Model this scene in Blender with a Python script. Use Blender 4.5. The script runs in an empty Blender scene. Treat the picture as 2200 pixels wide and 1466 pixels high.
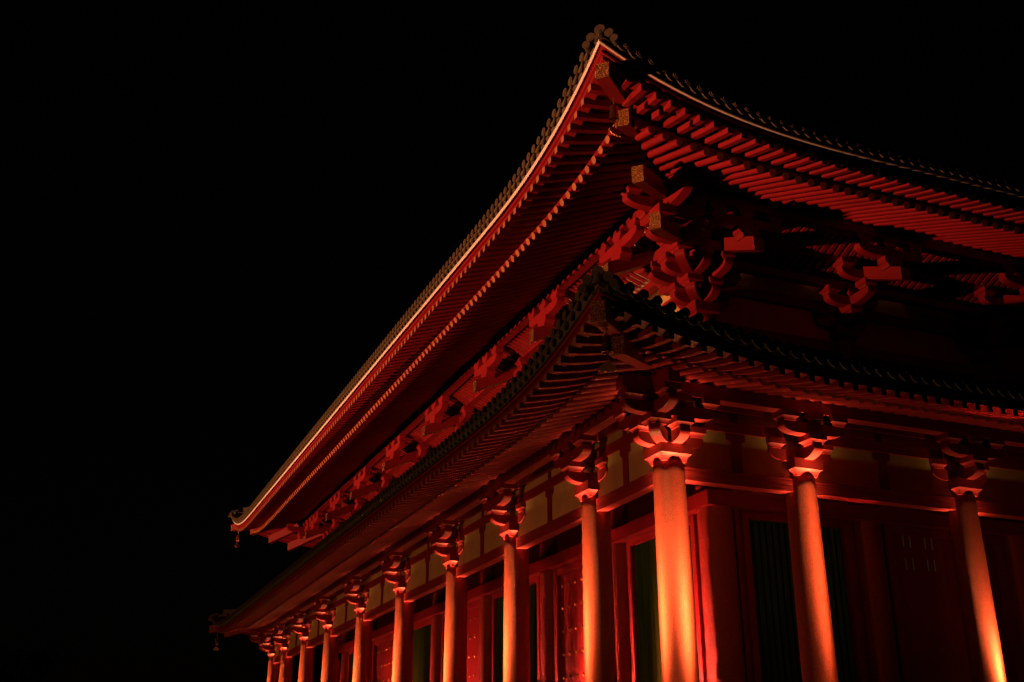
import bpy, bmesh, math, random
from mathutils import Vector, Matrix
random.seed(7)
R = math.radians
SC = bpy.context.scene
COL = SC.collection

# ------------------------------------------------------------------ camera
cam_d = bpy.data.cameras.new('camera')
cam = bpy.data.objects.new('camera', cam_d); COL.objects.link(cam)
cam_d.sensor_width = 36.0
cam_d.lens = 2330.3 / 2200 * 36.0
cam_d.clip_start = 0.1; cam_d.clip_end = 2000
_y, _p, _r = R(67.6446), R(21.8796), R(-0.0518)
fw = Vector((math.cos(_p) * math.cos(_y), math.cos(_p) * math.sin(_y), math.sin(_p)))
rt = fw.cross(Vector((0, 0, 1))).normalized(); up = rt.cross(fw)
rt2 = math.cos(_r) * rt + math.sin(_r) * up; up2 = -math.sin(_r) * rt + math.cos(_r) * up
m3 = Matrix((rt2, up2, -fw)).transposed()
cam.matrix_world = Matrix.Translation((-9.7592, -16.3703, -0.30)) @ m3.to_4x4()
SC.camera = cam

# ------------------------------------------------------------------ night sky
world = bpy.data.worlds.new('World'); SC.world = world; world.use_nodes = True
wn = world.node_tree; wn.nodes.clear()
wo = wn.nodes.new('ShaderNodeOutputWorld'); bg = wn.nodes.new('ShaderNodeBackground')
sky = wn.nodes.new('ShaderNodeTexSky'); sky.sky_type = 'NISHITA'; sky.sun_disc = False
sky.sun_elevation = R(1.0); sky.sun_rotation = R(200)
wn.links.new(sky.outputs[0], bg.inputs[0]); bg.inputs[1].default_value = 0.0003
wn.links.new(bg.outputs[0], wo.inputs[0])
SC.cycles.diffuse_bounces = 1
SC.view_settings.view_transform = 'Standard'; SC.view_settings.look = 'None'
SC.view_settings.exposure = 0.0; SC.view_settings.gamma = 1.0

# ------------------------------------------------------------------ plan of the hall
YS = [0, 2.93, 7.10, 11.25, 15.96, 20.64, 25.35, 29.5, 33.67, 36.6]      # outer pillars along the long front
XS = [0, 2.83, 6.71, 11.0, 15.3, 19.2, 22.0]                             # outer pillars along the short side
LY, LX = YS[-1], XS[-1]
WX, WY = 2.82, 2.95                                                      # inner wall planes

def distribution(name, profile):
    """photometric text: (angle from straight down, relative candela)"""
    ies = 'IESNA:LM-63-2002\nTILT=NONE\n1 1000 1 %d 1 1 2 0 0 0\n1 1 100\n' % len(profile)
    ies += ' '.join('%.2f' % e for e, _ in profile) + '\n0\n' + ' '.join('%.3f' % (1000 * v) for _, v in profile) + '\n'
    t = bpy.data.texts.new(name); t.write(ies); return t
def lamp(name, loc, target, power, col, txt, rad):
    d = bpy.data.lights.new(name, 'POINT'); d.energy = power; d.color = col; d.shadow_soft_size = rad
    d.use_nodes = True; nt = d.node_tree; ie = nt.nodes.new('ShaderNodeTexIES'); ie.mode = 'INTERNAL'; ie.ies = txt
    nt.links.new(ie.outputs[0], nt.nodes['Emission'].inputs['Strength'])
    o = bpy.data.objects.new(name, d); COL.objects.link(o); o.location = loc
    if target: o.rotation_euler = (Vector(target) - Vector(loc)).to_track_quat('-Z', 'Y').to_euler()
    return o
def distribution_az(name, el, az):
    """asymmetric fitting: product of an elevation curve and a curve of the angle off its heading"""
    H = list(range(0, 361, 5))
    def g(h):
        d = abs((h - 180 + 180) % 360 - 180) if False else min(abs(h - 180), 360 - abs(h - 180))
        for (a0, v0), (a1, v1) in zip(az[:-1], az[1:]):
            if a0 <= d <= a1: return v0 + (v1 - v0) * (d - a0) / (a1 - a0)
        return 0
    ies = 'IESNA:LM-63-2002\nTILT=NONE\n1 1000 1 %d %d 1 2 0 0 0\n1 1 100\n' % (len(el), len(H))
    ies += ' '.join('%.2f' % (e + 90) for e, _ in el) + '\n' + ' '.join(str(h) for h in H) + '\n'
    for h in H: ies += ' '.join('%.3f' % (1000 * v * g(h)) for _, v in el) + '\n'
    t = bpy.data.texts.new(name); t.write(ies); return t
WARM = (1.0, 0.60, 0.19)
FLOODC = (1.0, 0.34, 0.15)
LAMP_P = 720.0
LD = 0.62
_p = []
for k in range(0, 41):
    th = k * .5; _p.append((th, math.exp(-(th / 2.75) ** 1.25) * .995 + .0046 * math.exp(-th / 22)))
NARROW = distribution('uplight_distribution', _p + [(25, .0016), (40, .001), (60, .0004), (80, 0), (180, 0)])
def spot(name, loc, target, power, col, half, blend, rad):
    d = bpy.data.lights.new(name, 'SPOT'); d.energy = power; d.color = col; d.spot_size = R(2 * half); d.spot_blend = blend; d.shadow_soft_size = rad
    o = bpy.data.objects.new(name, d); COL.objects.link(o); o.location = loc
    o.rotation_euler = (Vector(target) - Vector(loc)).to_track_quat('-Z', 'Y').to_euler()
_we = [(-90, 0), (-5, 0), (0, .9), (15, 1), (30, .65), (42, .4), (48, .2), (55, .05), (62, 0), (90, 0)]
WASH = distribution_az('wash_distribution', _we, [(0, 1), (14, 1), (19, .2), (23, 0), (180, 0)])
for i, y in enumerate(YS):
    lamp('pillar_uplight', (-LD, y - .08, 0.05), (-0.29, y - .04, 2.7), LAMP_P * random.uniform(0.9, 1.1), WARM, NARROW, 0.05)
    if i >= 2:
        ww = lamp('wall_wash_light', (-LD, y - .08, 0.06), None, {2: 190.0, 3: 120.0}.get(i, 72.0), (1.0, 0.15, 0.09), WASH, 0.06); ww.rotation_euler = (0, 0, R(-90 - 42))
for i, x in enumerate(XS):
    k = [1.0, 0.75, 0.9, 0.7, 0.7, 0.7, 0.7][i]
    lamp('pillar_uplight', (x, -LD, 0.05), (x, -0.29, [2.7, 4.4, 1.8, 2.5, 2.5, 2.5, 2.5][i]), LAMP_P * k, WARM, NARROW, 0.05)
# two distant floodlights in front of the long side: asymmetric fittings that throw their light upwards
EL = [(-90, 0), (0, .02), (4, .04), (6.5, .07), (8.3, .06), (10.2, .06), (11.5, .15), (13.2, .45), (15, .85), (16.5, 1), (26, 1), (40, .3), (90, 0)]
FLOOD_A = distribution_az('flood_distribution_near', EL, [(0, 1), (22, 1), (32, .6), (42, .15), (52, 0), (180, 0)])
FLOOD_B = distribution_az('flood_distribution_far', EL, [(0, 1), (18, 1), (28, .5), (38, .1), (45, 0), (180, 0)])
fa = lamp('floodlight', (-36.0, 1.2, 0.0), None, 1040.0, FLOODC, FLOOD_A, 0.2); fa.rotation_euler = (0, 0, R(-90))
fb = lamp('floodlight', (-36.0, 30.0, 0.0), None, 960.0, FLOODC, FLOOD_B, 0.2); fb.rotation_euler = (0, 0, R(-90 + 6))

# ------------------------------------------------------------------ materials
def mat(name, base, rough=0.5, metal=0.0, var=0.0, vscale=3.0, bump=0.0, bscale=40.0, stretch=(1, 1, 1), spec=0.3, dark=None, ovar=0.16):
    m = bpy.data.materials.new(name); m.use_nodes = True
    nt = m.node_tree; b = nt.nodes['Principled BSDF']
    b.inputs['Base Color'].default_value = (*base, 1); b.inputs['Roughness'].default_value = rough
    b.inputs['Metallic'].default_value = metal; b.inputs['Specular IOR Level'].default_value = spec
    tc = nt.nodes.new('ShaderNodeTexCoord'); mp = nt.nodes.new('ShaderNodeMapping')
    nt.links.new(tc.outputs['Object'], mp.inputs[0]); mp.inputs['Scale'].default_value = stretch
    if var:
        n = nt.nodes.new('ShaderNodeTexNoise'); n.inputs['Scale'].default_value = vscale; n.inputs['Detail'].default_value = 6
        nt.links.new(mp.outputs[0], n.inputs['Vector'])
        cr = nt.nodes.new('ShaderNodeValToRGB')
        d = dark or tuple(c * (1 - var) for c in base)
        l = tuple(min(1, c * (1 + var * 0.6)) for c in base)
        cr.color_ramp.elements[0].color = (*d, 1); cr.color_ramp.elements[0].position = 0.3
        cr.color_ramp.elements[1].color = (*l, 1); cr.color_ramp.elements[1].position = 0.7
        nt.links.new(n.outputs[0], cr.inputs[0])
        oi = nt.nodes.new('ShaderNodeObjectInfo'); mr = nt.nodes.new('ShaderNodeMapRange'); mr.inputs[3].default_value = 1 - ovar; mr.inputs[4].default_value = 1 + ovar * .5
        hs = nt.nodes.new('ShaderNodeHueSaturation'); nt.links.new(oi.outputs['Random'], mr.inputs[0]); nt.links.new(mr.outputs[0], hs.inputs['Value'])
        nt.links.new(cr.outputs[0], hs.inputs['Color']); nt.links.new(hs.outputs[0], b.inputs['Base Color'])
    if bump:
        n2 = nt.nodes.new('ShaderNodeTexNoise'); n2.inputs['Scale'].default_value = bscale; n2.inputs['Detail'].default_value = 4
        nt.links.new(mp.outputs[0], n2.inputs['Vector'])
        bp = nt.nodes.new('ShaderNodeBump'); bp.inputs['Strength'].default_value = bump; bp.inputs['Distance'].default_value = 0.02
        nt.links.new(n2.outputs[0], bp.inputs['Height']); nt.links.new(bp.outputs[0], b.inputs['Normal'])
    return m
RED = (0.26, 0.011, 0.0155)
M = {
    'red': mat('vermilion_paint', RED, 0.5, var=0.14, vscale=2.5, bump=0.10, bscale=30),
    'pillar': mat('vermilion_hewn_pillar', (0.30, 0.027, 0.014), 0.6, var=0.40, vscale=55, bump=0.55, bscale=90, stretch=(1, 1, 0.8)),
    'beamx': mat('vermilion_grain_x', RED, 0.5, var=0.15, vscale=5, bump=0.5, bscale=14, stretch=(0.18, 1, 3.0)),
    'beamy': mat('vermilion_grain_y', RED, 0.5, var=0.15, vscale=5, bump=0.5, bscale=14, stretch=(1, 0.18, 3.0)),
    'plaster': mat('cream_plaster', (0.74, 0.47, 0.18), 0.85, var=0.14, vscale=2.2, bump=0.1, bscale=60),
    'yellow': mat('ochre_end_paint', (0.38, 0.15, 0.06), 0.6, var=0.08, vscale=6),
    'white': mat('pale_edge_paint', (0.90, 0.84, 0.72), 0.6, var=0.05, vscale=4),
    'green': mat('green_lattice_paint', (0.055, 0.105, 0.010), 0.9, spec=0.1, var=0.45, vscale=3, stretch=(6, 6, 0.25)),
    'tile': mat('dark_roof_tile', (0.105, 0.08, 0.042), 0.8, var=0.25, vscale=9, bump=0.2, bscale=40),
    'ridge': mat('shaded_ridge_tile', (0.07, 0.055, 0.035), 0.8, var=0.25, vscale=9, bump=0.2, bscale=40),  # darker copy of the roof tile, with the corner ornaments' shade in its colour
    'gilt': mat('gilt_plate', (0.80, 0.45, 0.12), 0.45, metal=0.25, var=0.2, vscale=30),
    'iron': mat('dark_metal', (0.03, 0.025, 0.02), 0.4, metal=0.7),
    'bronze': mat('gilded_bronze', (0.75, 0.42, 0.10), 0.32, metal=1.0, var=0.3, vscale=25, bump=0.3, bscale=40),
    'dark': mat('interior_shade_black', (0.02, 0.012, 0.01), 0.8),  # near-black colour standing in for shade inside the hall
    'bars': mat('pale_door_bars', (0.55, 0.52, 0.45), 0.5),
    'stone': mat('podium_granite', (0.30, 0.28, 0.25), 0.8, var=0.2, vscale=6, bump=0.2, bscale=30),
    'gravel': mat('gravel_ground', (0.12, 0.11, 0.09), 0.9, var=0.3, vscale=2, bump=0.4, bscale=60),
    'leaf': mat('dark_foliage', (0.05, 0.07, 0.025), 0.7, var=0.4, vscale=1.2),
    'bark': mat('tree_bark', (0.10, 0.07, 0.05), 0.9, var=0.3, vscale=6, bump=0.5, bscale=20),
}
def gold_filigree():
    m = bpy.data.materials.new('gold_filigree'); m.use_nodes = True; nt = m.node_tree; b = nt.nodes['Principled BSDF']
    tc = nt.nodes.new('ShaderNodeTexCoord')
    v = nt.nodes.new('ShaderNodeTexVoronoi'); v.feature = 'DISTANCE_TO_EDGE'; v.inputs['Scale'].default_value = 26
    nz = nt.nodes.new('ShaderNodeTexNoise'); nz.inputs['Scale'].default_value = 45; nz.inputs['Detail'].default_value = 3
    nt.links.new(tc.outputs['Object'], v.inputs['Vector']); nt.links.new(tc.outputs['Object'], nz.inputs['Vector'])
    cr = nt.nodes.new('ShaderNodeValToRGB')
    cr.color_ramp.elements[0].position = 0.03; cr.color_ramp.elements[0].color = (0.55, 0.24, 0.06, 1)
    cr.color_ramp.elements[1].position = 0.13; cr.color_ramp.elements[1].color = (0.10, 0.03, 0.01, 1)
    nt.links.new(v.outputs['Distance'], cr.inputs[0]); nt.links.new(cr.outputs[0], b.inputs['Base Color'])
    b.inputs['Metallic'].default_value = 0.6; b.inputs['Roughness'].default_value = 0.42
    bp = nt.nodes.new('ShaderNodeBump'); bp.inputs['Strength'].default_value = 0.9; bp.inputs['Distance'].default_value = 0.03
    nt.links.new(nz.outputs[0], bp.inputs['Height']); nt.links.new(bp.outputs[0], b.inputs['Normal'])
    return m
M['gold'] = gold_filigree()

# ------------------------------------------------------------------ mesh helpers
ID = lambda p: p
FL = lambda p: (-p[1], p[0], p[2])            # front (long side): s runs along +y, n points to -x
FR = lambda p: (p[0], -p[1], p[2])            # near short side: s runs along +x, n points to -y
FB = lambda p: (LX + p[1], p[0], p[2])        # back
FF = lambda p: (p[0], LY + p[1], p[2])        # far short side

class MB:
    def __init__(s, f=ID): s.v = []; s.f = []; s.mi = []; s.map = f
    def quad_strip(s, rings, closed=True, caps=True, mi=0, capmi=None):
        b = len(s.v); n = len(rings[0])
        for r in rings: s.v.extend(s.map(tuple(p)) for p in r)
        for i in range(len(rings) - 1):
            for j in range(n if closed else n - 1):
                k = (j + 1) % n
                s.f.append((b + i * n + j, b + i * n + k, b + (i + 1) * n + k, b + (i + 1) * n + j)); s.mi.append(mi)
        if caps and closed:
            s.f.append(tuple(b + j for j in range(n))); s.mi.append(mi if capmi is None else capmi)
            e = b + (len(rings) - 1) * n
            s.f.append(tuple(e + j for j in range(n))); s.mi.append(mi)
    def box(s, a0, a1, b0, b1, c0, c1, mi=0):
        s.quad_strip([[(a0, b0, c0), (a1, b0, c0), (a1, b1, c0), (a0, b1, c0)], [(a0, b0, c1), (a1, b0, c1), (a1, b1, c1), (a0, b1, c1)]], mi=mi)
    def loft_sq(s, cx, cy, rings, mi=0):
        s.quad_strip([[(cx - h, cy - h, z), (cx + h, cy - h, z), (cx + h, cy + h, z), (cx - h, cy + h, z)] for z, h in rings], mi=mi)
    def block(s, cx, cy, z0, z1, h, mi=0):
        H = z1 - z0
        s.loft_sq(cx, cy, [(z0, .70 * h), (z0 + .07 * H, .71 * h), (z0 + .16 * H, .745 * h), (z0 + .26 * H, .81 * h), (z0 + .34 * H, .90 * h), (z0 + .40 * H, h), (z1, h)], mi)
    def blockr(s, cx, cy, z0, z1, hs, hn, mi=0):
        H = z1 - z0; rs = []
        for t, k in ((0, .62), (.1, .63), (.22, .68), (.34, .77), (.44, .88), (.52, 1), (1, 1)):
            a = hs * k; c = hn * (.9 + .1 * k); z = z0 + t * H
            rs.append([(cx - a, cy - c, z), (cx + a, cy - c, z), (cx + a, cy + c, z), (cx - a, cy + c, z)])
        s.quad_strip(rs, mi=mi)
    def lathe(s, cx, cy, prof, n=24, mi=0):
        s.quad_strip([[(cx + r * math.cos(2 * math.pi * j / n), cy + r * math.sin(2 * math.pi * j / n), z) for j in range(n)] for z, r in prof], mi=mi)
    def prism(s, prof, w0, w1, axis, mi=0):
        # prof in (a, z); axis 's' -> a runs along s, width along n; 'n' -> a runs along n, width along s
        if axis == 's': rs = [[(a, w, z) for a, z in prof] for w in (w0, w1)]
        else: rs = [[(w, a, z) for a, z in prof] for w in (w0, w1)]
        s.quad_strip(rs, mi=mi)
    def dprism(s, prof, hw, c, mi=0):
        # prof in (distance along the outward diagonal, z); c = plan point of its origin (world), half width hw
        d = Vector((-.70711, -.70711)); q = Vector((.70711, -.70711)); rs = []
        for w in (-hw, hw): rs.append([(c[0] + d.x * a + q.x * w, c[1] + d.y * a + q.y * w, z) for a, z in prof])
        s.quad_strip(rs, mi=mi)
    def tube(s, pts, r, n=10, mi=0, capmi=None, taper=None):
        rs = []
        for i, p in enumerate(pts):
            p = Vector(p); a = Vector(pts[max(i - 1, 0)]); b = Vector(pts[min(i + 1, len(pts) - 1)])
            t = (b - a).normalized(); u = t.cross(Vector((0, 0, 1)))
            if u.length < 1e-4: u = Vector((1, 0, 0))
            u.normalize(); w = u.cross(t); rr = r if taper is None else r * taper[i]
            rs.append([tuple(p + u * rr * math.cos(2 * math.pi * j / n) + w * rr * math.sin(2 * math.pi * j / n)) for j in range(n)])
        s.quad_strip(rs, mi=mi, capmi=capmi)
    def bar(s, pts, hw, hh, mi=0, capmi=None):
        # rectangular bar along pts in the s = const plane (width along s, height along z)
        s.quad_strip([[(p[0] - hw, p[1], p[2] - hh), (p[0] + hw, p[1], p[2] - hh), (p[0] + hw, p[1], p[2] + hh), (p[0] - hw, p[1], p[2] + hh)] for p in pts], mi=mi, capmi=capmi)
    def build(s, name, mats, parent=None, loc=None, smooth=False, autos=None):
        me = bpy.data.meshes.new(name)
        if loc is not None:
            L = Vector(loc); s.v = [tuple(Vector(p) - L) for p in s.v]
        me.from_pydata(s.v, [], s.f)
        if not isinstance(mats, (list, tuple)): mats = [mats]
        for m in mats: me.materials.append(M[m])
        me.polygons.foreach_set('material_index', s.mi)
        bm = bmesh.new(); bm.from_mesh(me); bmesh.ops.recalc_face_normals(bm, faces=bm.faces[:])
        if smooth:
            for f in bm.faces: f.smooth = True
            for e in bm.edges:
                if len(e.link_faces) == 2 and e.calc_face_angle(0) > R(autos or 35): e.smooth = False
        bm.to_mesh(me); bm.free()
        o = bpy.data.objects.new(name, me); COL.objects.link(o)
        if loc is not None: o.location = loc
        if parent is not None: o.parent = parent
        return o

def copy_part(o, parent, loc, rz):
    c = o.copy(); COL.objects.link(c); c.parent = parent; c.location = loc; c.rotation_euler = (0, 0, rz)
    for ch in o.children:
        d = ch.copy(); COL.objects.link(d); d.parent = c
    return c
def empty(name, loc, label, cat, group=None):
    o = bpy.data.objects.new(name, None); COL.objects.link(o); o.location = loc; o.empty_display_size = 0.5
    o['label'] = label; o['category'] = cat
    if group: o['group'] = group
    return o

def arm_prof(a0, a1, z0, z1, cl=0.34, tip=0.38, left=True, right=True):
    """hijiki: flat top, ends cut square above, curving in to the flat bottom"""
    H = z1 - z0; zt = z1 - tip * H; pts = []; N = 8
    pts += [(a0, z1), (a1, z1)]
    if right:
        for i in range(N + 1):
            t = i / N * math.pi / 2; pts.append((a1 - cl * (1 - math.cos(t)), zt - (zt - z0) * math.sin(t)))
    else: pts.append((a1, z0))
    if left:
        for i in range(N + 1):
            t = (1 - i / N) * math.pi / 2; pts.append((a0 + cl * (1 - math.cos(t)), zt - (zt - z0) * math.sin(t)))
    else: pts.append((a0, z0))
    return pts

HALL = empty('temple_hall', (0, 0, 0), 'vermilion two-roofed timber temple hall lit by lamps at night, filling the right half', 'temple')

# ------------------------------------------------------------------ ground, podium
g = MB(); g.quad_strip([[(-600, -600, -1.9), (600, -600, -1.9)], [(-600, 700, -1.9), (600, 700, -1.9)]], closed=False)
go = g.build('ground', 'gravel'); go['kind'] = 'structure'
pd = MB(); pd.box(-3.2, LX + 3.2, -3.2, LY + 3.2, -1.75, 0.0); pd.box(-3.32, LX + 3.32, -3.32, LY + 3.32, -0.16, -0.012); pd.box(-3.4, LX + 3.4, -3.4, LY + 3.4, -1.93, -1.74)
pd.build('podium', 'stone', HALL)

# ------------------------------------------------------------------ outer pillars
ZN = 4.90
def pillar_mesh(r, h, name):
    p = MB(); p.lathe(0, 0, [(0, r * 1.04), (h * .35, r * 1.03), (h * .7, r * .99), (h - .22, r * .955), (h - .08, r * .935), (h - .03, r * .91), (h, r * .86)], 40)
    return p
pil = pillar_mesh(0.298, ZN, 'pillar').build('pillar', 'pillar', HALL, smooth=True); pil.location = (0, 0, 0)
outer = [(0, y) for y in YS[1:]] + [(x, 0) for x in XS[1:]] + [(LX, y) for y in YS[1:]] + [(x, LY) for x in XS[1:-1]]
for x, y in outer: copy_part(pil, HALL, (x, y, 0), random.uniform(0, 6))
# ------------------------------------------------------------------ inner pillars
ip = pillar_mesh(0.36, 9.3, 'inner_pillar').build('inner_pillar', 'pillar', HALL, smooth=True); ip.location = (WX, WY, 0)
inner = [(WX, y) for y in YS[2:-2]] + [(WX, LY - WY)] + [(x, WY) for x in XS[2:-2]] + [(LX - WX, WY)]
for x, y in inner: copy_part(ip, HALL, (x, y, 0), random.uniform(0, 6))

# ------------------------------------------------------------------ lower bracket sets (one projecting step)
def sub(parent, name, fn, mats='red', smooth=False):
    b = MB(); fn(b); return b.build(name, mats, parent, smooth=smooth)
def lower_set():
    b = MB(); H = 0.30
    b.loft_sq(0, 0, [(4.89, .235), (4.91, .237), (4.94, .245), (4.975, .262), (5.0, .285), (5.02, .315), (5.21, .315)])
    root = b.build('bracket_set', 'red', HALL)
    A = [(lambda b: b.prism(arm_prof(-.70, .70, 5.19, 5.415), -.098, .098, 's')),
         (lambda b: b.prism(arm_prof(-.5, .64, 5.192, 5.413), -.10, .10, 'n')),
         (lambda b: b.prism(arm_prof(-.70, .70, 5.60, 5.815), .402, .598, 's'))]
    for a in A: sub(root, 'bracket_arm', a)
    for s_ in (-.55, .55): sub(root, 'bearing_block', lambda b: b.block(s_, 0, 5.415, 5.60, .175))
    sub(root, 'bearing_block', lambda b: b.block(0, .5, 5.413, 5.605, .185))
    for s_ in (-.55, 0, .55): sub(root, 'bearing_block', lambda b: b.block(s_, .5, 5.815, 6.0, .175))
    sub(root, 'bracket_arm', lambda b: b.prism([(-.3, 5.604), (.46, 5.604), (.46, 5.80), (-.3, 5.80)], -.085, .085, 'n'))
    return root
# prototype local frame: s = x, n = y. Front set: n -> -x  => rotate +90 deg; side set: n -> -y => rotate 180 deg
ls = lower_set(); ls.location = (XS[1], 0, 0); ls.rotation_euler = (0, 0, math.pi)
for x in XS[2:-1]: copy_part(ls, HALL, (x, 0, 0), math.pi)
for y in YS[1:-1]: copy_part(ls, HALL, (0, y, 0), math.pi / 2)
# corner set
def lower_corner(cx, cy, dx, dy):
    T = lambda p: (cx + p[0] * dx, cy + p[1] * dy, p[2])
    b = MB(T); b.loft_sq(0, 0, [(4.89, .235), (4.91, .237), (4.94, .245), (4.975, .262), (5.0, .285), (5.02, .315), (5.21, .315)])
    root = b.build('bracket_set', 'red', HALL)
    def s2(name, fn):
        q = MB(T); fn(q); return q.build(name, 'red', root)
    s2('bracket_arm', lambda q: q.prism(arm_prof(-.64, .70, 5.19, 5.415), -.10, .10, 's'))
    s2('bracket_arm', lambda q: q.prism(arm_prof(-.64, .70, 5.192, 5.413), -.10, .10, 'n'))
    def dg(q):
        pr = arm_prof(-.3, .86, 5.191, 5.414, left=False); d = .70711
        q.quad_strip([[(-d * a + d * w, -d * a - d * w, z) for a, z in pr] for w in (-.1, .1)])
    s2('bracket_arm', dg)
    for x, y in ((-.5, 0), (0, -.5), (.55, 0), (0, .55)): s2('bearing_block', lambda q: q.block(x, y, 5.414, 5.602, .18))
    s2('bearing_block', lambda q: q.block(-.5, -.5, 5.414, 5.602, .20))
    s2('bracket_arm', lambda q: q.prism(arm_prof(-1.14, .72, 5.602, 5.815), -.598, -.402, 's'))
    s2('bracket_arm', lambda q: q.prism(arm_prof(-1.14, .72, 5.600, 5.813), -.598, -.402, 'n'))
    for x, y in ((-.5, -.5), (-.98, -.5), (-.5, -.98), (0, -.5), (-.5, 0), (.57, -.5), (-.5, .57)): s2('bearing_block', lambda q: q.block(x, y, 5.815, 6.0, .172))
    return root
lower_corner(0, 0, 1, 1); lower_corner(0, LY, 1, -1); lower_corner(LX, 0, -1, 1)

# ------------------------------------------------------------------ beams and plaster between the outer pillars
def bays(P): return list(zip(P[:-1], P[1:]))
for F, P, wood in ((FL, YS, 'beamy'), (FR, XS, 'beamx')):
    for a, c in bays(P):
        b = MB(F); b.box(a + .2, c - .2, -.115, .115, 4.60, 4.845); b.build('tie_beam', wood, HALL)
        b = MB(F); b.box(a + .02, c - .02, -.05, .058, 4.84, 5.62); b.box(a + .02, c - .02, -.05, .058, 5.81, 6.02); b.build('plaster_panel', 'plaster', HALL)
        m_ = (a + c) / 2
        b = MB(F)
        pr = [(m_ - .10, 4.842), (m_ + .10, 4.842), (m_ + .10, 5.36)]
        for i in range(7): t = i / 6 * math.pi / 2; pr.append((m_ + .10 + .10 * (1 - math.cos(t)), 5.36 + .10 * math.sin(t)))
        pr += [(m_ + .20, 5.602), (m_ - .20, 5.602)]
        for i in range(7): t = (1 - i / 6) * math.pi / 2; pr.append((m_ - .10 - .10 * (1 - math.cos(t)), 5.36 + .10 * math.sin(t)))
        pr.append((m_ - .10, 5.36))
        b.prism(pr, -.04, .085, 's'); b.box(m_ - .08, m_ + .08, -.04, .07, 5.805, 6.01)
        b.build('strut', 'red', HALL)
    L = P[-1]; e = .003 if F is FR else 0.0
    b = MB(F); b.box(-.1 - e, L + .1 + e, -.10 - e, .10 + e, 5.603 - e, 5.812 + e); b.build('wall_beam', wood, HALL)
    b = MB(F); b.box(-.1 - e, L + .1 + e, -.10 - e, .10 + e, 6.005 + e, 6.26 + e); b.build('wall_beam', wood, HALL)
    b = MB(F); b.box(-1.2, L + 1.2, .385, .615, 6.0 + e, 6.262 + e); b.build('eave_purlin', wood, HALL)

# ------------------------------------------------------------------ inner wall, windows and doors
ZL0, ZL1 = 4.95, 5.25
def lattice_window(F, s0, s1, n, z0, z1):
    j = 0.16
    fr = MB(F)
    fr.box(s0, s0 + j, n - .02, n + .16, z0, z1); fr.box(s1 - j, s1, n - .02, n + .16, z0, z1)
    fr.box(s0 + j, s1 - j, n - .02, n + .155, z1 - j, z1); fr.box(s0 + j, s1 - j, n - .02, n + .155, z0, z0 + j)
    fr.box(s0 - .14, s0 - .002, n - .03, n + .10, z0 - .1, z1 + .1); fr.box(s1 + .002, s1 + .14, n - .03, n + .10, z0 - .1, z1 + .1)
    w = fr.build('window', 'red', HALL)
    lt = MB(F); k = int((s1 - s0 - 2 * j) / .156)
    p = (s1 - s0 - 2 * j) / k; hw = .062
    for i in range(k):
        c = s0 + j + (i + .5) * p; a = n + .03
        lt.quad_strip([[(c - hw, a, z), (c, a + hw, z), (c + hw, a, z), (c, a - hw, z)] for z in (z0 + j, z1 - j)])
    lt.build('lattice', 'green', w)
    bk = MB(F); bk.box(s0, s1, n - .12, n - .06, z0, z1); bk.build('shade_backing', 'dark', w)  # black sheet behind the bars, shade of the gaps painted on
    return w
_st = MB(); _st.lathe(0, 0, [(0, .055), (.012, .054), (.03, .042), (.04, .022), (.043, .006)], 10)
_so = _st.build('stud', 'bronze', None, smooth=True); STUD = _so.data; bpy.data.objects.remove(_so)
def double_door(F, s0, s1, n, z1, bars=False):
    fr = MB(F); j = .2
    fr.box(s0, s0 + j, n - .03, n + .2, 0.0, z1); fr.box(s1 - j, s1, n - .03, n + .2, 0.0, z1); fr.box(s0 + j, s1 - j, n - .03, n + .19, z1 - .18, z1)
    d = fr.build('door', 'red', HALL)
    m_ = (s0 + s1) / 2
    for a, c in ((s0 + j + .005, m_ - .006), (m_ + .006, s1 - j - .005)):
        lf = MB(F); lf.box(a, c, n, n + .08, .1, z1 - .19)
        for k in range(1, 5):
            q = a + (c - a) * k / 5; lf.box(q - .006, q + .006, n + .08, n + .0815, .1, z1 - .19, 0)
        lf.build('door_leaf', 'red', d)
        z = z1 - .47
        while z > .4 and not bars:
            for q in range(4):
                sx = a + .14 + (c - a - .28) * q / 3
                o = bpy.data.objects.new('stud', STUD); COL.objects.link(o); o.parent = d
                o.location = F((sx, n + .078, z)); o.rotation_euler = (0, R(-90), 0) if F is FL else (R(90), 0, 0)
            z -= .595
        if bars:
            for zz0, zz1 in ((4.5, 4.82), (4.0, 4.26)):
                for q in (.25, .38, .66, .79):
                    br = MB(F); sx = a + (c - a) * q; br.box(sx - .012, sx + .012, n + .083, n + .1, zz0, zz1)
                    br.build('bar', 'bars', d)
    return d
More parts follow.
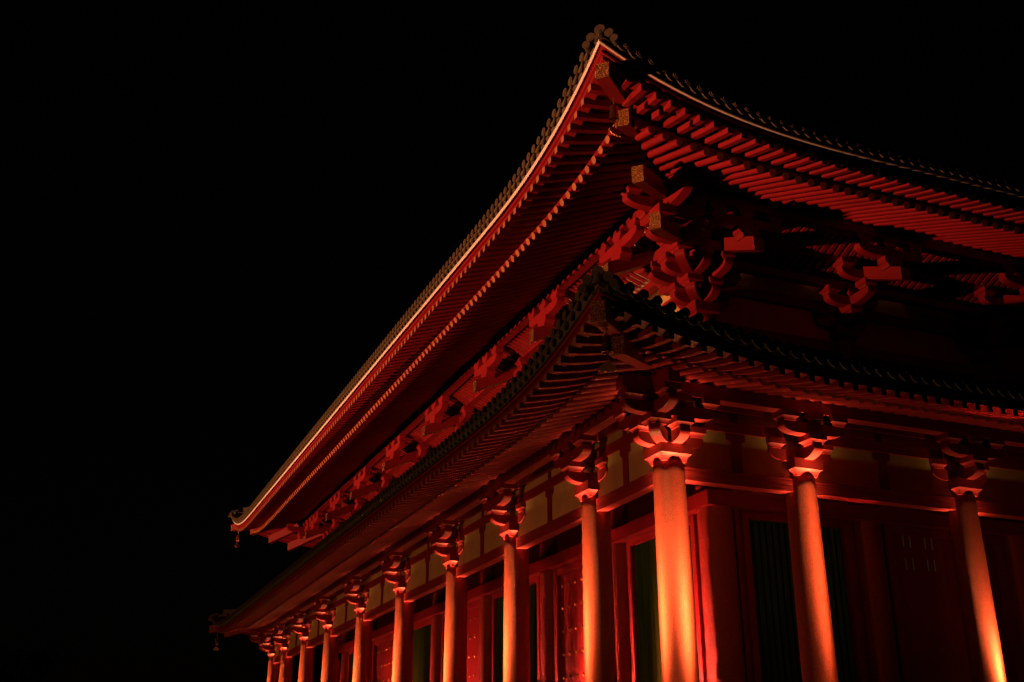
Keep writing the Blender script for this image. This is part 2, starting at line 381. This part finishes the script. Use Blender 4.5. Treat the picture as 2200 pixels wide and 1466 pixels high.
for F, P, wl, other in ((FL, YS, -WX, WY), (FR, XS, -WY, WX)):
    I = [other] + P[2:-2] + [P[-1] - other]
    for i, (a, c) in enumerate(bays(I)):
        if i % 2 == 0: lattice_window(F, a + .55, c - .55, wl + .03, 1.0, 4.94)
        else: double_door(F, a + .42, c - .42, wl - .02, 4.94, bars=(F is FR))
        b = MB(F); b.box(a + .02, c - .02, wl - .28, wl - .16, 0.0, 5.3); b.build('interior_shade', 'dark', HALL)  # near-black sheet that paints the unlit room behind the bay
        b = MB(F)
        e0 = .41 if i % 2 == 0 else .42
        b.box(a + .1, a + e0, wl - .08, wl + .06, 0, 4.95); b.box(c - e0, c - .1, wl - .08, wl + .06, 0, 4.95)
        if i % 2 == 0: b.box(a + e0, c - e0, wl - .08, wl + .05, 0, .9)
        b.build('wall_panel', 'red', HALL)
        b = MB(F); b.box(a + .1, c - .1, wl - .1, wl + .02, 5.25, 8.7); b.box(a + .1, c - .1, wl - .1, wl + .02, 8.7, 11.2); b.build('plaster_panel', 'plaster', HALL)
    b = MB(F); cc = .42 if F is FL else -.055
    b.box(other - cc, P[-1] - other + cc, wl - .05, wl + .42, ZL0, ZL1); b.build('lintel', 'red', HALL)
    b = MB(F); e = .003 if F is FR else 0.0
    b.box(other - .3 - e, P[-1] - other + .3 + e, wl - .13 - e, wl + .13 + e, 9.0 - e, 9.26 + e); b.build('tie_beam', 'red', HALL)
    
    for z0, z1 in ((10.052, 10.28), (10.86, 11.2)):
        b = MB(F); b.box(other - .1 - e, P[-1] - other + .1 + e, wl - .094 - e, wl + .094 + e, z0 - e, z1 + e); b.build('wall_beam', 'red', HALL)
# back and far walls, closed
b = MB(); b.box(LX - WX - .1, LX - WX + .1, WY, LY - WY, 0, 11.2); b.box(WX, LX - WX - .11, LY - WY - .1, LY - WY + .1, 0, 11.2); b.build('rear_wall', 'plaster', HALL)

# ------------------------------------------------------------------ upper bracket sets (three steps with a tail rafter)
N1, N2, N3, NT = .52, 1.12, 1.97, 2.39
TS = .45                                     # slope of the tail rafters
def tail_prof(n_in, n_out, zb, zt): return [(n_out, zb), (n_out, zt), (n_in, zt + (n_out - n_in) * TS), (n_in, zb + (n_out - n_in) * TS)]
def upper_set():
    b = MB(); b.loft_sq(0, 0, [(9.29, .24), (9.33, .245), (9.37, .27), (9.41, .32), (9.64, .32)])
    root = b.build('bracket_set', 'red', HALL)
    sub(root, 'bracket_arm', lambda b: b.prism(arm_prof(-.72, .72, 9.63, 9.86), -.098, .098, 's'))
    sub(root, 'bracket_arm', lambda b: b.prism(arm_prof(-.2, .66, 9.632, 9.858), -.10, .10, 'n'))
    sub(root, 'bracket_arm', lambda b: b.prism(arm_prof(-.72, .72, 10.052, 10.28), N1 - .098, N1 + .098, 's'))
    sub(root, 'bracket_arm', lambda b: b.prism(arm_prof(-.2, N2 + .15, 10.05, 10.282, cl=.5), -.10, .10, 'n'))
    sub(root, 'bracket_arm', lambda b: b.prism(arm_prof(-.90, .90, 10.66, 10.89, cl=.42), N3 - .10, N3 + .10, 's'))
    sub(root, 'bracket_arm', lambda b: b.prism(arm_prof(-.74, .74, 10.48, 10.70, cl=.4), N2 - .098, N2 + .098, 's'))
    for s_, n_, z0, z1 in ((-.60, N2, 10.70, 10.90), (.60, N2, 10.70, 10.90), (-.58, 0, 9.86, 10.05), (.58, 0, 9.86, 10.05), (0, N1, 9.858, 10.05), (-.58, N1, 10.28, 10.46), (.58, N1, 10.28, 10.46), (0, N1, 10.28, 10.46), (0, N2, 10.282, 10.48)):
        sub(root, 'bearing_block', lambda b: b.block(s_, n_, z0, z1, .18))
    for s_ in (-.72, 0, .72): sub(root, 'bearing_block', lambda b: b.blockr(s_, N3, 10.89, 11.10, .20, .112))
    sub(root, 'bearing_block', lambda b: b.blockr(0, N3, 10.40, 10.66, .25, .135))
    sub(root, 'tail_rafter', lambda b: b.prism(tail_prof(.1, NT - .02, 9.95 + .02 * TS, 10.27 + .02 * TS), -.12, .12, 'n'))
    def cap(b):
        b.prism([(NT, 9.95), (NT, 10.27), (NT - .025, 10.27 + .025 * TS + .002), (NT - .025, 9.95 + .025 * TS - .002)], -.123, .123, 'n')
    sub(root, 'gilded_end', cap, 'gold')
    return root
us = upper_set(); us.location = (XS[2], WY, 0); us.rotation_euler = (0, 0, math.pi)
for x in XS[3:-2]: copy_part(us, HALL, (x, WY, 0), math.pi)
copy_part(us, HALL, (WX + .01, WY, 0), math.pi)
for y in [WY] + YS[2:-2] + [LY - WY]: copy_part(us, HALL, (WX, y, 0), math.pi / 2)
for F, P, wl, other in ((FL, YS, -WX, WY), (FR, XS, -WY, WX)):
    L = P[-1]
    e = .003 if F is FR else 0.0
    b = MB(F); b.box(other - N1 - .5, L - other + N1 + .5, wl + N1 - .1, wl + N1 + .1, 10.46 + e, 10.64 + e); b.build('step_beam', 'red', HALL)
    b = MB(F); b.box(other - N2 - .5, L - other + N2 + .5, wl + N2 - .1, wl + N2 + .1, 10.90 + e, 11.08 + e); b.build('step_beam', 'red', HALL)
    b = MB(F); b.box(other - N3 - .95, L - other + N3 + .95, wl + N3 - .12, wl + N3 + .12, 11.10 + e, 11.37 + e); b.build('eave_purlin', 'red', HALL)
    # curved ribs and their pale boards between the steps
    rb = MB(F); pn = MB(F)
    profs = [[(N2 + .06 + (N3 - .15 - N2) * i / 6, 10.93 + .24 * math.sin(i / 6 * math.pi / 2)) for i in range(7)], [(N1 + .06 + (N2 - .13 - N1) * i / 6, 10.78 + .16 * (i / 6)) for i in range(7)]]
    s = other - 1.2
    while s < L - other + 1.2:
        for prof in profs:
            rb.quad_strip([[(s - .055, wl + a, z - .025), (s + .055, wl + a, z - .025), (s + .055, wl + a, z + .03), (s - .055, wl + a, z + .03)] for a, z in prof])
        s += .2
    for prof in profs: pn.quad_strip([[(other - 1.4, wl + a, z + .033), (L - other + 1.4, wl + a, z + .033)] for a, z in prof], closed=False)
    pn.quad_strip([[(other - .6, wl + a, 10.80), (L - other + .6, wl + a, 10.80)] for a in (.0, N1 + .05)], closed=False)
    rb.build('eave_rib', 'red', HALL)['kind'] = 'stuff'
    pn.build('eave_board', 'white', HALL)
# corner set: diagonal arms, two diagonal tails
def upper_corner(cx, cy, dx, dy, wdx, wdy):
    T = lambda p: (cx + p[0] * dx, cy + p[1] * dy, p[2])
    d = .70711
    def dq(q, pr, hw):
        q.quad_strip([[(-d * a + d * w, -d * a - d * w, z) for a, z in pr] for w in (-hw, hw)])
    b = MB(T); b.loft_sq(0, 0, [(9.29, .25), (9.33, .255), (9.37, .28), (9.41, .33), (9.645, .33)])
    root = b.build('bracket_set', 'red', HALL)
    def s2(name, fn, m='red'):
        q = MB(T); fn(q); return q.build(name, m, root)
    s2('bracket_arm', lambda q: dq(q, arm_prof(-.2, .92, 9.634, 9.855, left=False), .11))
    s2('bracket_arm', lambda q: dq(q, arm_prof(-.2, 1.75, 10.054, 10.284, left=False, cl=.55), .11))
    for n_, z0, z1 in ((N1, 9.855, 10.05), (N2, 10.28, 10.46)):
        s2('bearing_block', lambda q: q.block(-n_, -n_, z0, z1, .2))
    for lo, hi, z0 in ((-N1 - .7, .75, 10.056),):
        s2('bracket_arm', lambda q: q.prism(arm_prof(lo, hi, z0, z0 + .222), -N1 - .1, -N1 + .1, 's'))
        s2('bracket_arm', lambda q: q.prism(arm_prof(lo, hi, z0 + .003, z0 + .225), -N1 - .1, -N1 + .1, 'n'))
    s2('bracket_arm', lambda q: q.prism(arm_prof(-N2 - .8, .6, 10.482, 10.70), -N2 - .102, -N2 + .102, 's'))
    s2('bracket_arm', lambda q: q.prism(arm_prof(-N2 - .8, .6, 10.484, 10.702), -N2 - .102, -N2 + .102, 'n'))
    s2('bracket_arm', lambda q: q.prism(arm_prof(-N3 - .95, -N3 + .9, 10.662, 10.888, cl=.42), -N3 - .103, -N3 + .103, 's'))
    s2('bracket_arm', lambda q: q.prism(arm_prof(-N3 - .95, -N3 + .9, 10.664, 10.886, cl=.42), -N3 - .103, -N3 + .103, 'n'))
    for x, y in ((-N3, -N3), (-N3 - .78, -N3), (-N3, -N3 - .78), (-N3 + .74, -N3), (-N3, -N3 + .74)):
        s2('bearing_block', lambda q: q.block(x, y, 10.888, 11.10, .18))
    for a, c in ((-N1 - .55, -N1), (-N1, -N1 - .55), (-N1, -N1)): s2('bearing_block', lambda q: q.block(a, c, 10.281, 10.462, .18))
    # tails: lower one ends at 2.60, upper one at 3.42 (plan offset), measured along the diagonal
    for off, zb, zt in ((2.62, 9.83, 10.20), (3.43, 10.28, 10.645)):
        o_ = off / d; ts = TS * d
        s2('tail_rafter', lambda q: dq(q, [(o_ - .02, zb + .02 * ts), (o_ - .02, zt + .02 * ts), (.2, zt + (o_ - .2) * ts), (.2, zb + (o_ - .2) * ts)], .115))
        s2('gilded_end', lambda q: dq(q, [(o_, zb), (o_, zt), (o_ - .025, zt + .025 * ts + .003), (o_ - .025, zb + .025 * ts - .003)], .118), 'gold')
    s2('bearing_block', lambda q: q.block(-2.1, -2.1, 10.34, 10.665, .21))
    return root
upper_corner(WX, WY, 1, 1, 0, 0); upper_corner(WX, LY - WY, 1, -1, 0, 0); upper_corner(LX - WX, WY, -1, 1, 0, 0)

# ------------------------------------------------------------------ roofs
class Roof: pass
def make_roof(name, q, label):
    """q: dict of section measures; n is the distance outside the outer pillar line"""
    A, S0, SP, T = q['rise'], q['s0'], q['span'], q['tip']
    def rise(s, n, L):
        dd = min(s, L - s); t = max(0.0, min(1.15, (S0 - dd) / SP)); gg = max(0.0, min(1.1, (n - q['gn']) / (T - q['gn'])))
        return A * t ** q['pw'] * gg
    sides = {'front': (FL, LY), 'side': (FR, LX), 'back': (FB, LY), 'far': (FF, LX)}
    def samples(n, L):
        a = -n; c = L + n; out = []
        edge = min(7.0, (c - a) / 2 - .01)
        for i in range(22): out.append(a + edge * i / 22)
        mid0, mid1 = a + edge, c - edge; k = 8
        for i in range(k + 1): out.append(mid0 + (mid1 - mid0) * i / k)
        for i in range(1, 23): out.append(c - edge + edge * i / 22)
        return out
    def sheet(mb, L, rows, mi=0):
        # rows: list of (n, z)
        mb.quad_strip([[(s, n, z + rise(s, n, L)) for s in samples(n, L)] for n, z in rows], closed=False, mi=mi)
    def sweep(F, L, sec, nm, m, par):
        mb = MB(F); cols = [[(s, n, z + rise(s, n, L)) for s in samples(n, L)] for n, z in sec]
        k = len(cols[0]); mb.quad_strip([[c[i] for c in cols] for i in range(k)], closed=True)
        return mb.build(nm, m, par)
    zr = lambda n: q['rz'] + (q['rn'] - n) * q['rk']            # axis of the round rafters
    zf = lambda n: q['fz'] + (q['fn'] - n) * q['fk']            # axis of the square flying rafters
    # tiled surface is the part itself
    mb = MB()
    prof = q['roof']
    for key, (F, L) in sides.items():
        m2 = MB(F); sheet(m2, L, prof); b0 = len(mb.v); mb.v += m2.v; mb.f += [tuple(b0 + i for i in f) for f in m2.f]; mb.mi += m2.mi
    root = mb.build(name, 'tile', HALL, smooth=True, autos=50)
    root['label'] = label
    rr, fh, fw_ = q['rr'], q['fh'], q['fw']
    for key, (F, L) in sides.items():
        near = key in ('front', 'side')
        # soffit boards
        mb = MB(F); sheet(mb, L, [(n, zr(n) + rr + .004) for n in (q['rn'] - .03, q['rn'] - .6, q['rn'] - 1.4, q['rin'] * .5 + q['rn'] * .5, q['rin'])]); mb.build('soffit_board', 'red', root)
        mb = MB(F); sheet(mb, L, [(n, zf(n) + fh + .004) for n in (q['fn'] - .05, q['fn'] - .5, q['rn'] - .12)]); mb.build('soffit_board', 'red', root)
        n = q['fn']; z = q['fz'] + fh
        sweep(F, L, [(n - .22, z + .002), (n - .02, z + .002), (n - .02, z + .085), (n - .22, z + .085)], 'eave_board', 'red', root)
        sweep(F, L, [(n - .22, z + .083), (n + .015, z + .098), (n + .015, z + .155), (n - .22, z + .155)], 'eave_board', 'red', root)
        if q['et']:
            zz = z + .168
            sweep(F, L, [(n - .2, z + .158), (n + .03, z + .19), (T - .012, zz + .004), (T - .012, zz + q['et']), (n - .2, zz + q['et'])], 'edge_board', 'red', root)
            sweep(F, L, [(T - .0105, zz - .006), (T + .006, zz + .008), (T + .012, zz + .018), (T + .012, zz + q['et'] + .002), (T - .0105, zz + q['et'] + .002)], 'edge_strip', q['em'], root)
        z2 = z + .17 + q['et']
        sweep(F, L, [(n - .25, z2), (T - .03, z2), (T - .0, z2 + .06), (T + .03, z2 + .09), (n - .25, z2 + .12)], 'tile_bed', 'tile', root)
        # board lying on the round rafter ends
        n = q['rn']; z = zr(n) + rr
        sweep(F, L, [(n - .20, z - .01), (n - .035, z - .015), (n - .035, zf(n) - fh + .002), (n - .20, zf(n - .2) - fh + .002)], 'rafter_board', 'red', root)
        if not near: continue
        # rafters
        GR = .2945; k0 = int((-q['fn'] - .0975) / GR); lst = []
        k = k0
        while .0975 + GR * k < L + q['fn']: lst.append(.0975 + GR * k); k += 1
        cnt = q['nfront'] if key == 'front' else q['nside']
        rest_r = MB(F); rest_f = MB(F); used_r = used_f = 0
        for s in lst:
            lim = max(-s, s - L) + .10
            ni = max(q['rin'], lim)
            if ni < q['rn'] - .08:
                P = [(s, q['rn'], zr(q['rn']) + rise(s, q['rn'], L))]
                for t in (.33, .66, 1.0): nn = q['rn'] + (ni - q['rn']) * t; P.append((s, nn, zr(nn) + rise(s, nn, L)))
                if used_r < cnt:
                    b = MB(F); b.tube(P, rr, 12, capmi=1); b.build('round_rafter', ['red', 'yellow'], root, smooth=True, autos=50); used_r += 1
                else: rest_r.tube(P, rr, 8, capmi=1)
            ni = max(q['rn'] - .15, lim)
            if ni < q['fn'] - .08:
                P = []
                for t in (0, .25, .5, .75, 1.0):
                    nn = q['fn'] + (ni - q['fn']) * t; P.append((s, nn, zf(nn) + rise(s, nn, L) - q['sag'] * math.sin(math.pi * t)))
                if used_f < cnt:
                    b = MB(F); b.bar(P, fw_, fh, capmi=1); b.build('flying_rafter', ['red', 'yellow'], root); used_f += 1
                else: rest_f.bar(P, fw_, fh, capmi=1)
        o = rest_r.build('round_rafter', ['red', 'yellow'], root, smooth=True, autos=50); o['kind'] = 'stuff'
        o = rest_f.build('flying_rafter', ['red', 'yellow'], root); o['kind'] = 'stuff'
        # round end tiles with flat pendant tiles between
        s = -T + .28; used = 0; TP = .246; rest = MB(F); pend = MB(F); zt = z2 + q['tz']; tr = q['tr']
        while s < L + T - .2:
            n0, n1 = T - .35, T + .10
            za = zt + rise(s, n1, L); zb = zt + .10 + rise(s, n0, L)
            tb = MB(F) if used < cnt else rest
            pts = [(s, n1, za), (s, n1 - .025, za), (s, n1 - .03, za), (s, n0, zb)]
            tb.tube(pts, tr, 14 if used < cnt else 10, taper=[1, 1, .88, .88])
            tb.tube([(s, n1 + .012, za), (s, n1 - .002, za)], tr * .62, 12)
            if used < cnt: tb.build('round_tile', 'tile', root, smooth=True, autos=40)
            used += 1
            # pendant: a crescent hanging between two round tiles
            N = 7; top = []; bot = []
            for i in range(N + 1):
                t = i / N; ss = s + TP * t; sag = math.sin(math.pi * t)
                zz = zt - .02 + rise(ss, n1, L)
                top.append((ss, zz - .05 * sag)); bot.append((ss, zz - .045 - .10 * sag))
            for i in range(N):
                pend.quad_strip([[(top[i][0], nn, top[i][1]), (top[i + 1][0], nn, top[i + 1][1]), (bot[i + 1][0], nn, bot[i + 1][1]), (bot[i][0], nn, bot[i][1])] for nn in (T + .045, T + .075)])
            s += TP
        rest.build('round_tile', 'tile', root, smooth=True, autos=40)['kind'] = 'stuff'
        pend.build('flat_tile_row', 'tile', root)
    # hip rafters (two stages with gilded ends), hip ridges
    for cx, cy, dx, dy in ((0, 0, 1, 1), (0, LY, 1, -1), (LX, 0, -1, 1), (LX, LY, -1, -1)):
        Tm = lambda p: (cx + p[0] * dx, cy + p[1] * dy, p[2])
        d = .70711
        def dq(mb, pr, hw, mi=0): mb.quad_strip([[(-d * a + d * w, -d * a - d * w, z) for a, z in pr] for w in (-hw, hw)], mi=mi)
        for (n_o, zb, zt_), n_i, slope in ((q['hip1'], q['hip2'][0] - .5, q['hk1']), (q['hip2'], q['hin'], q['hk2'])):
            o_ = n_o / d; i_ = n_i / d; sl = slope * d; c_ = .02
            mb = MB(Tm); dq(mb, [(o_ - c_, zb + c_ * sl), (o_ - c_, zt_ + c_ * sl), (i_, zt_ + (o_ - i_) * sl), (i_, zb + (o_ - i_) * sl)], .12); mb.build('hip_rafter', 'red', root)
            mb = MB(Tm); dq(mb, [(o_, zb), (o_, zt_), (o_ - c_ - .005, zt_ + (c_ + .005) * sl + .003), (o_ - c_ - .005, zb + (c_ + .005) * sl - .003)], .123); mb.build('gilded_end', 'gold', root)
        # ridge tiers following the roof surface along the hip
        def zsurf(n):
            pr = prof
            for (na, za), (nb, zb_) in zip(pr[:-1], pr[1:]):
                if nb <= n <= na:
                    t = (na - n) / (na - nb); return za + (zb_ - za) * t + rise(-n, n, LY)
            return (pr[0][1] if n > pr[0][0] else pr[-1][1]) + rise(-n, n, LY)
        mb = MB(Tm)
        for n_s, h, w, n_e in q['ridge']:
            K = 16; ring = []
            for i in range(K + 1):
                n = n_s + (n_e - n_s) * i / K; a = n / d; zz = zsurf(n) + (.06 * max(0, 1 - i / 4))
                ring.append([(-d * a + d * w, -d * a - d * w, zz - .2), (-d * a - d * w, -d * a + d * w, zz - .2), (-d * a - d * w, -d * a + d * w, zz + h), (-d * a, -d * a, zz + h + .07), (-d * a + d * w, -d * a - d * w, zz + h)])
            mb.quad_strip(ring)
        mb.build('hip_ridge', 'ridge', root)
        # ornamental end tiles: discs, scrolls
        for n_s, h, w, n_e in q['ridge']:
            mb = MB(Tm)
            a = n_s / d + .03; zz = zsurf(n_s) + .06
            dirv = Vector((-d, -d, 0))
            for lat, up_, rad in ((0, h - .01, .10), (.17, h * .45 - .05, .085), (-.17, h * .45 - .05, .085), (.26, h * .1 - .14, .075), (-.26, h * .1 - .14, .075)):
                c = Vector((-d * a + d * lat, -d * a - d * lat, zz + up_))
                mb.tube([tuple(c + dirv * .07), tuple(c + dirv * .045), tuple(c + dirv * .04), tuple(c - dirv * .3)], rad, 16, taper=[1, 1, .86, .86])
            mb.tube([(-d * a, -d * a, zz - .1), (-d * a, -d * a, zz + h - .02)], .13, 12, taper=[1, .6])
            mb.build('ridge_end_tile', 'ridge', root, smooth=True, autos=40)
    return root

UP = dict(sag=.012, rise=1.07, s0=4.0, span=6.29, pw=3.0, tip=2.29, gn=-1.2,
          rn=1.40, rz=10.51, rk=.41, rr=.078, rin=-2.8,
          fn=2.20, fz=10.47, fk=.345, fh=.066, fw=.058, et=.048, em='white', tz=.19, tr=.085,
          nfront=30, nside=20, hip1=(2.21, 11.10, 11.41), hip2=(1.39, 10.81, 11.16), hin=-2.6, hk1=.16, hk2=.36,
          roof=[(2.30, 10.86), (1.9, 10.98), (1.0, 11.33), (-.5, 11.98), (-2.5, 12.95), (-5, 14.4), (-8, 16.7), (-10.95, 19.4)],
          ridge=[(2.20, .14, .14, -10.9), (1.72, .42, .16, -10.9)])
LO = dict(sag=.025, rise=.85, s0=4.0, span=6.78, pw=3.0, tip=2.70, gn=-.9,
          rn=1.70, rz=5.98, rk=.30, rr=.075, rin=-2.6,
          fn=2.62, fz=5.77, fk=.31, fh=.062, fw=.055, et=0, em='red', tz=.15, tr=.08,
          nfront=30, nside=20, hip1=(2.72, 6.17, 6.52), hip2=(2.06, 5.95, 6.30), hin=-1.6, hk1=.15, hk2=.3,
          roof=[(2.70, 6.06), (2.3, 6.2), (1.2, 6.68), (0, 7.22), (-1.4, 7.95), (-2.75, 8.75)],
          ridge=[(2.62, .12, .14, -2.7), (2.15, .34, .16, -2.7)])
make_roof('upper_roof', UP, 'large upper roof with deep upturned eaves and round end tiles')
make_roof('lower_roof', LO, 'lower skirt roof wrapping the hall above the outer pillars')

# ------------------------------------------------------------------ wind bells
def wind_bell(loc, label, rz):
    t = empty('wind_bell', loc, label, 'wind bell', 'bells hanging from the roof corners'); t.rotation_euler = (0, 0, rz)
    b = MB(); b.tube([(0, 0, 0.02), (0, 0, -.10)], .008, 6)
    for k in range(4):
        z = -.03 - .035 * k; pts = []
        for i in range(13):
            a = i / 12 * 2 * math.pi
            pts.append((.014 * math.cos(a), 0, z + .02 * math.sin(a)) if k % 2 else (0, .014 * math.cos(a), z + .02 * math.sin(a)))
        b.tube(pts, .005, 6)
    b.build('chain', 'bronze', t)
    b = MB(); b.lathe(0, 0, [(-.16, .012), (-.165, .05), (-.19, .068), (-.30, .075), (-.42, .082), (-.46, .095), (-.46, .085), (-.2, .06)], 20); b.build('bell_body', 'bronze', t, smooth=True)
    b = MB(); b.tube([(0, 0, -.2), (0, 0, -.62)], .007, 6); b.build('clapper', 'bronze', t)
    b = MB()
    pr = [(0.0, -.58), (.03, -.62), (.09, -.65), (.14, -.70), (.15, -.76), (.11, -.74), (.075, -.785), (.035, -.75), (0, -.79), (-.035, -.75), (-.075, -.785), (-.11, -.74), (-.15, -.76), (-.14, -.70), (-.09, -.65), (-.03, -.62)]
    b.prism(pr, -.008, .008, 's'); b.build('wind_catcher', 'gilt', t)
wind_bell((-1.78, -1.78, 11.06), 'gilded wind bell under the near upper roof corner beside the gold beam ends', R(20))
wind_bell((-2.42, -2.42, 6.26), 'dim gilded wind bell under the near lower roof corner in front of the rafters', R(-25))
wind_bell((-1.95, LY + 1.95, 11.05), 'small gilded wind bell dangling from the far left tip of the upper roof', R(25))
wind_bell((-2.42, LY + 2.42, 6.12), 'small gilded wind bell with bright fan at far left tip of the lower roof', R(25))

# ------------------------------------------------------------------ dark trees beyond the hall
def tree(loc, h, w, label, seed):
    rnd = random.Random(seed)
    t = empty('tree', loc, label, 'tree', 'trees in the dark behind the hall')
    b = MB(); b.tube([(0, 0, 0), (.1, .05, h * .3), (-.05, .1, h * .55), (0, 0, h * .85)], h * .03, 10, taper=[1.2, .9, .6, .2])
    for k in range(7):
        a = rnd.uniform(0, 6.28); z = h * rnd.uniform(.3, .7); r_ = w * rnd.uniform(.3, .45)
        b.tube([(0, 0, z), (r_ * .5 * math.cos(a), r_ * .5 * math.sin(a), z + h * .06), (r_ * math.cos(a), r_ * math.sin(a), z + h * .1)], h * .012, 6, taper=[1, .7, .3])
    b.build('trunk', 'bark', t, smooth=True)
    b = MB(); cl = []
    for k in range(38):
        a = rnd.uniform(0, 6.28); q = rnd.random() ** .6; z = h * rnd.uniform(.32, 1.0); rr = w * .5 * q * (1.15 - .75 * (z / h - .32))
        cl.append((rr * math.cos(a), rr * math.sin(a), z, rnd.uniform(.5, 1.2) * w * .14))
    for c in cl:
        for i in range(90):
            v = Vector((rnd.gauss(0, 1), rnd.gauss(0, 1), rnd.gauss(0, .7))).normalized() * c[3] * rnd.random() ** .4
            p = Vector(c[:3]) + v; u = Vector((rnd.uniform(-1, 1), rnd.uniform(-1, 1), rnd.uniform(-1, 1))).normalized(); w2 = u.orthogonal().normalized(); sz = rnd.uniform(.12, .26)
            k0 = len(b.v); b.v += [tuple(p - u * sz), tuple(p + w2 * sz * .5), tuple(p + u * sz), tuple(p - w2 * sz * .5)]
            b.f.append((k0, k0 + 1, k0 + 2, k0 + 3)); b.mi.append(0)
    b.build('crown', 'leaf', t)
for loc, h, w, lb, sd in (((-38, 62, -1.9), 11, 10, 'barely visible dark tree at the far left bottom edge', 1), ((-31, 70, -1.9), 9.5, 9, 'low dark tree right of the leftmost tree, at the bottom edge', 2),
                          ((-17, 72, -1.9), 11, 9, 'dark tree below the far left lower roof tip', 3), ((-12.5, 68, -1.9), 9.5, 8, 'dark bushy tree just left of the farthest pillars', 4)):
    tree(loc, h, w, lb, sd)
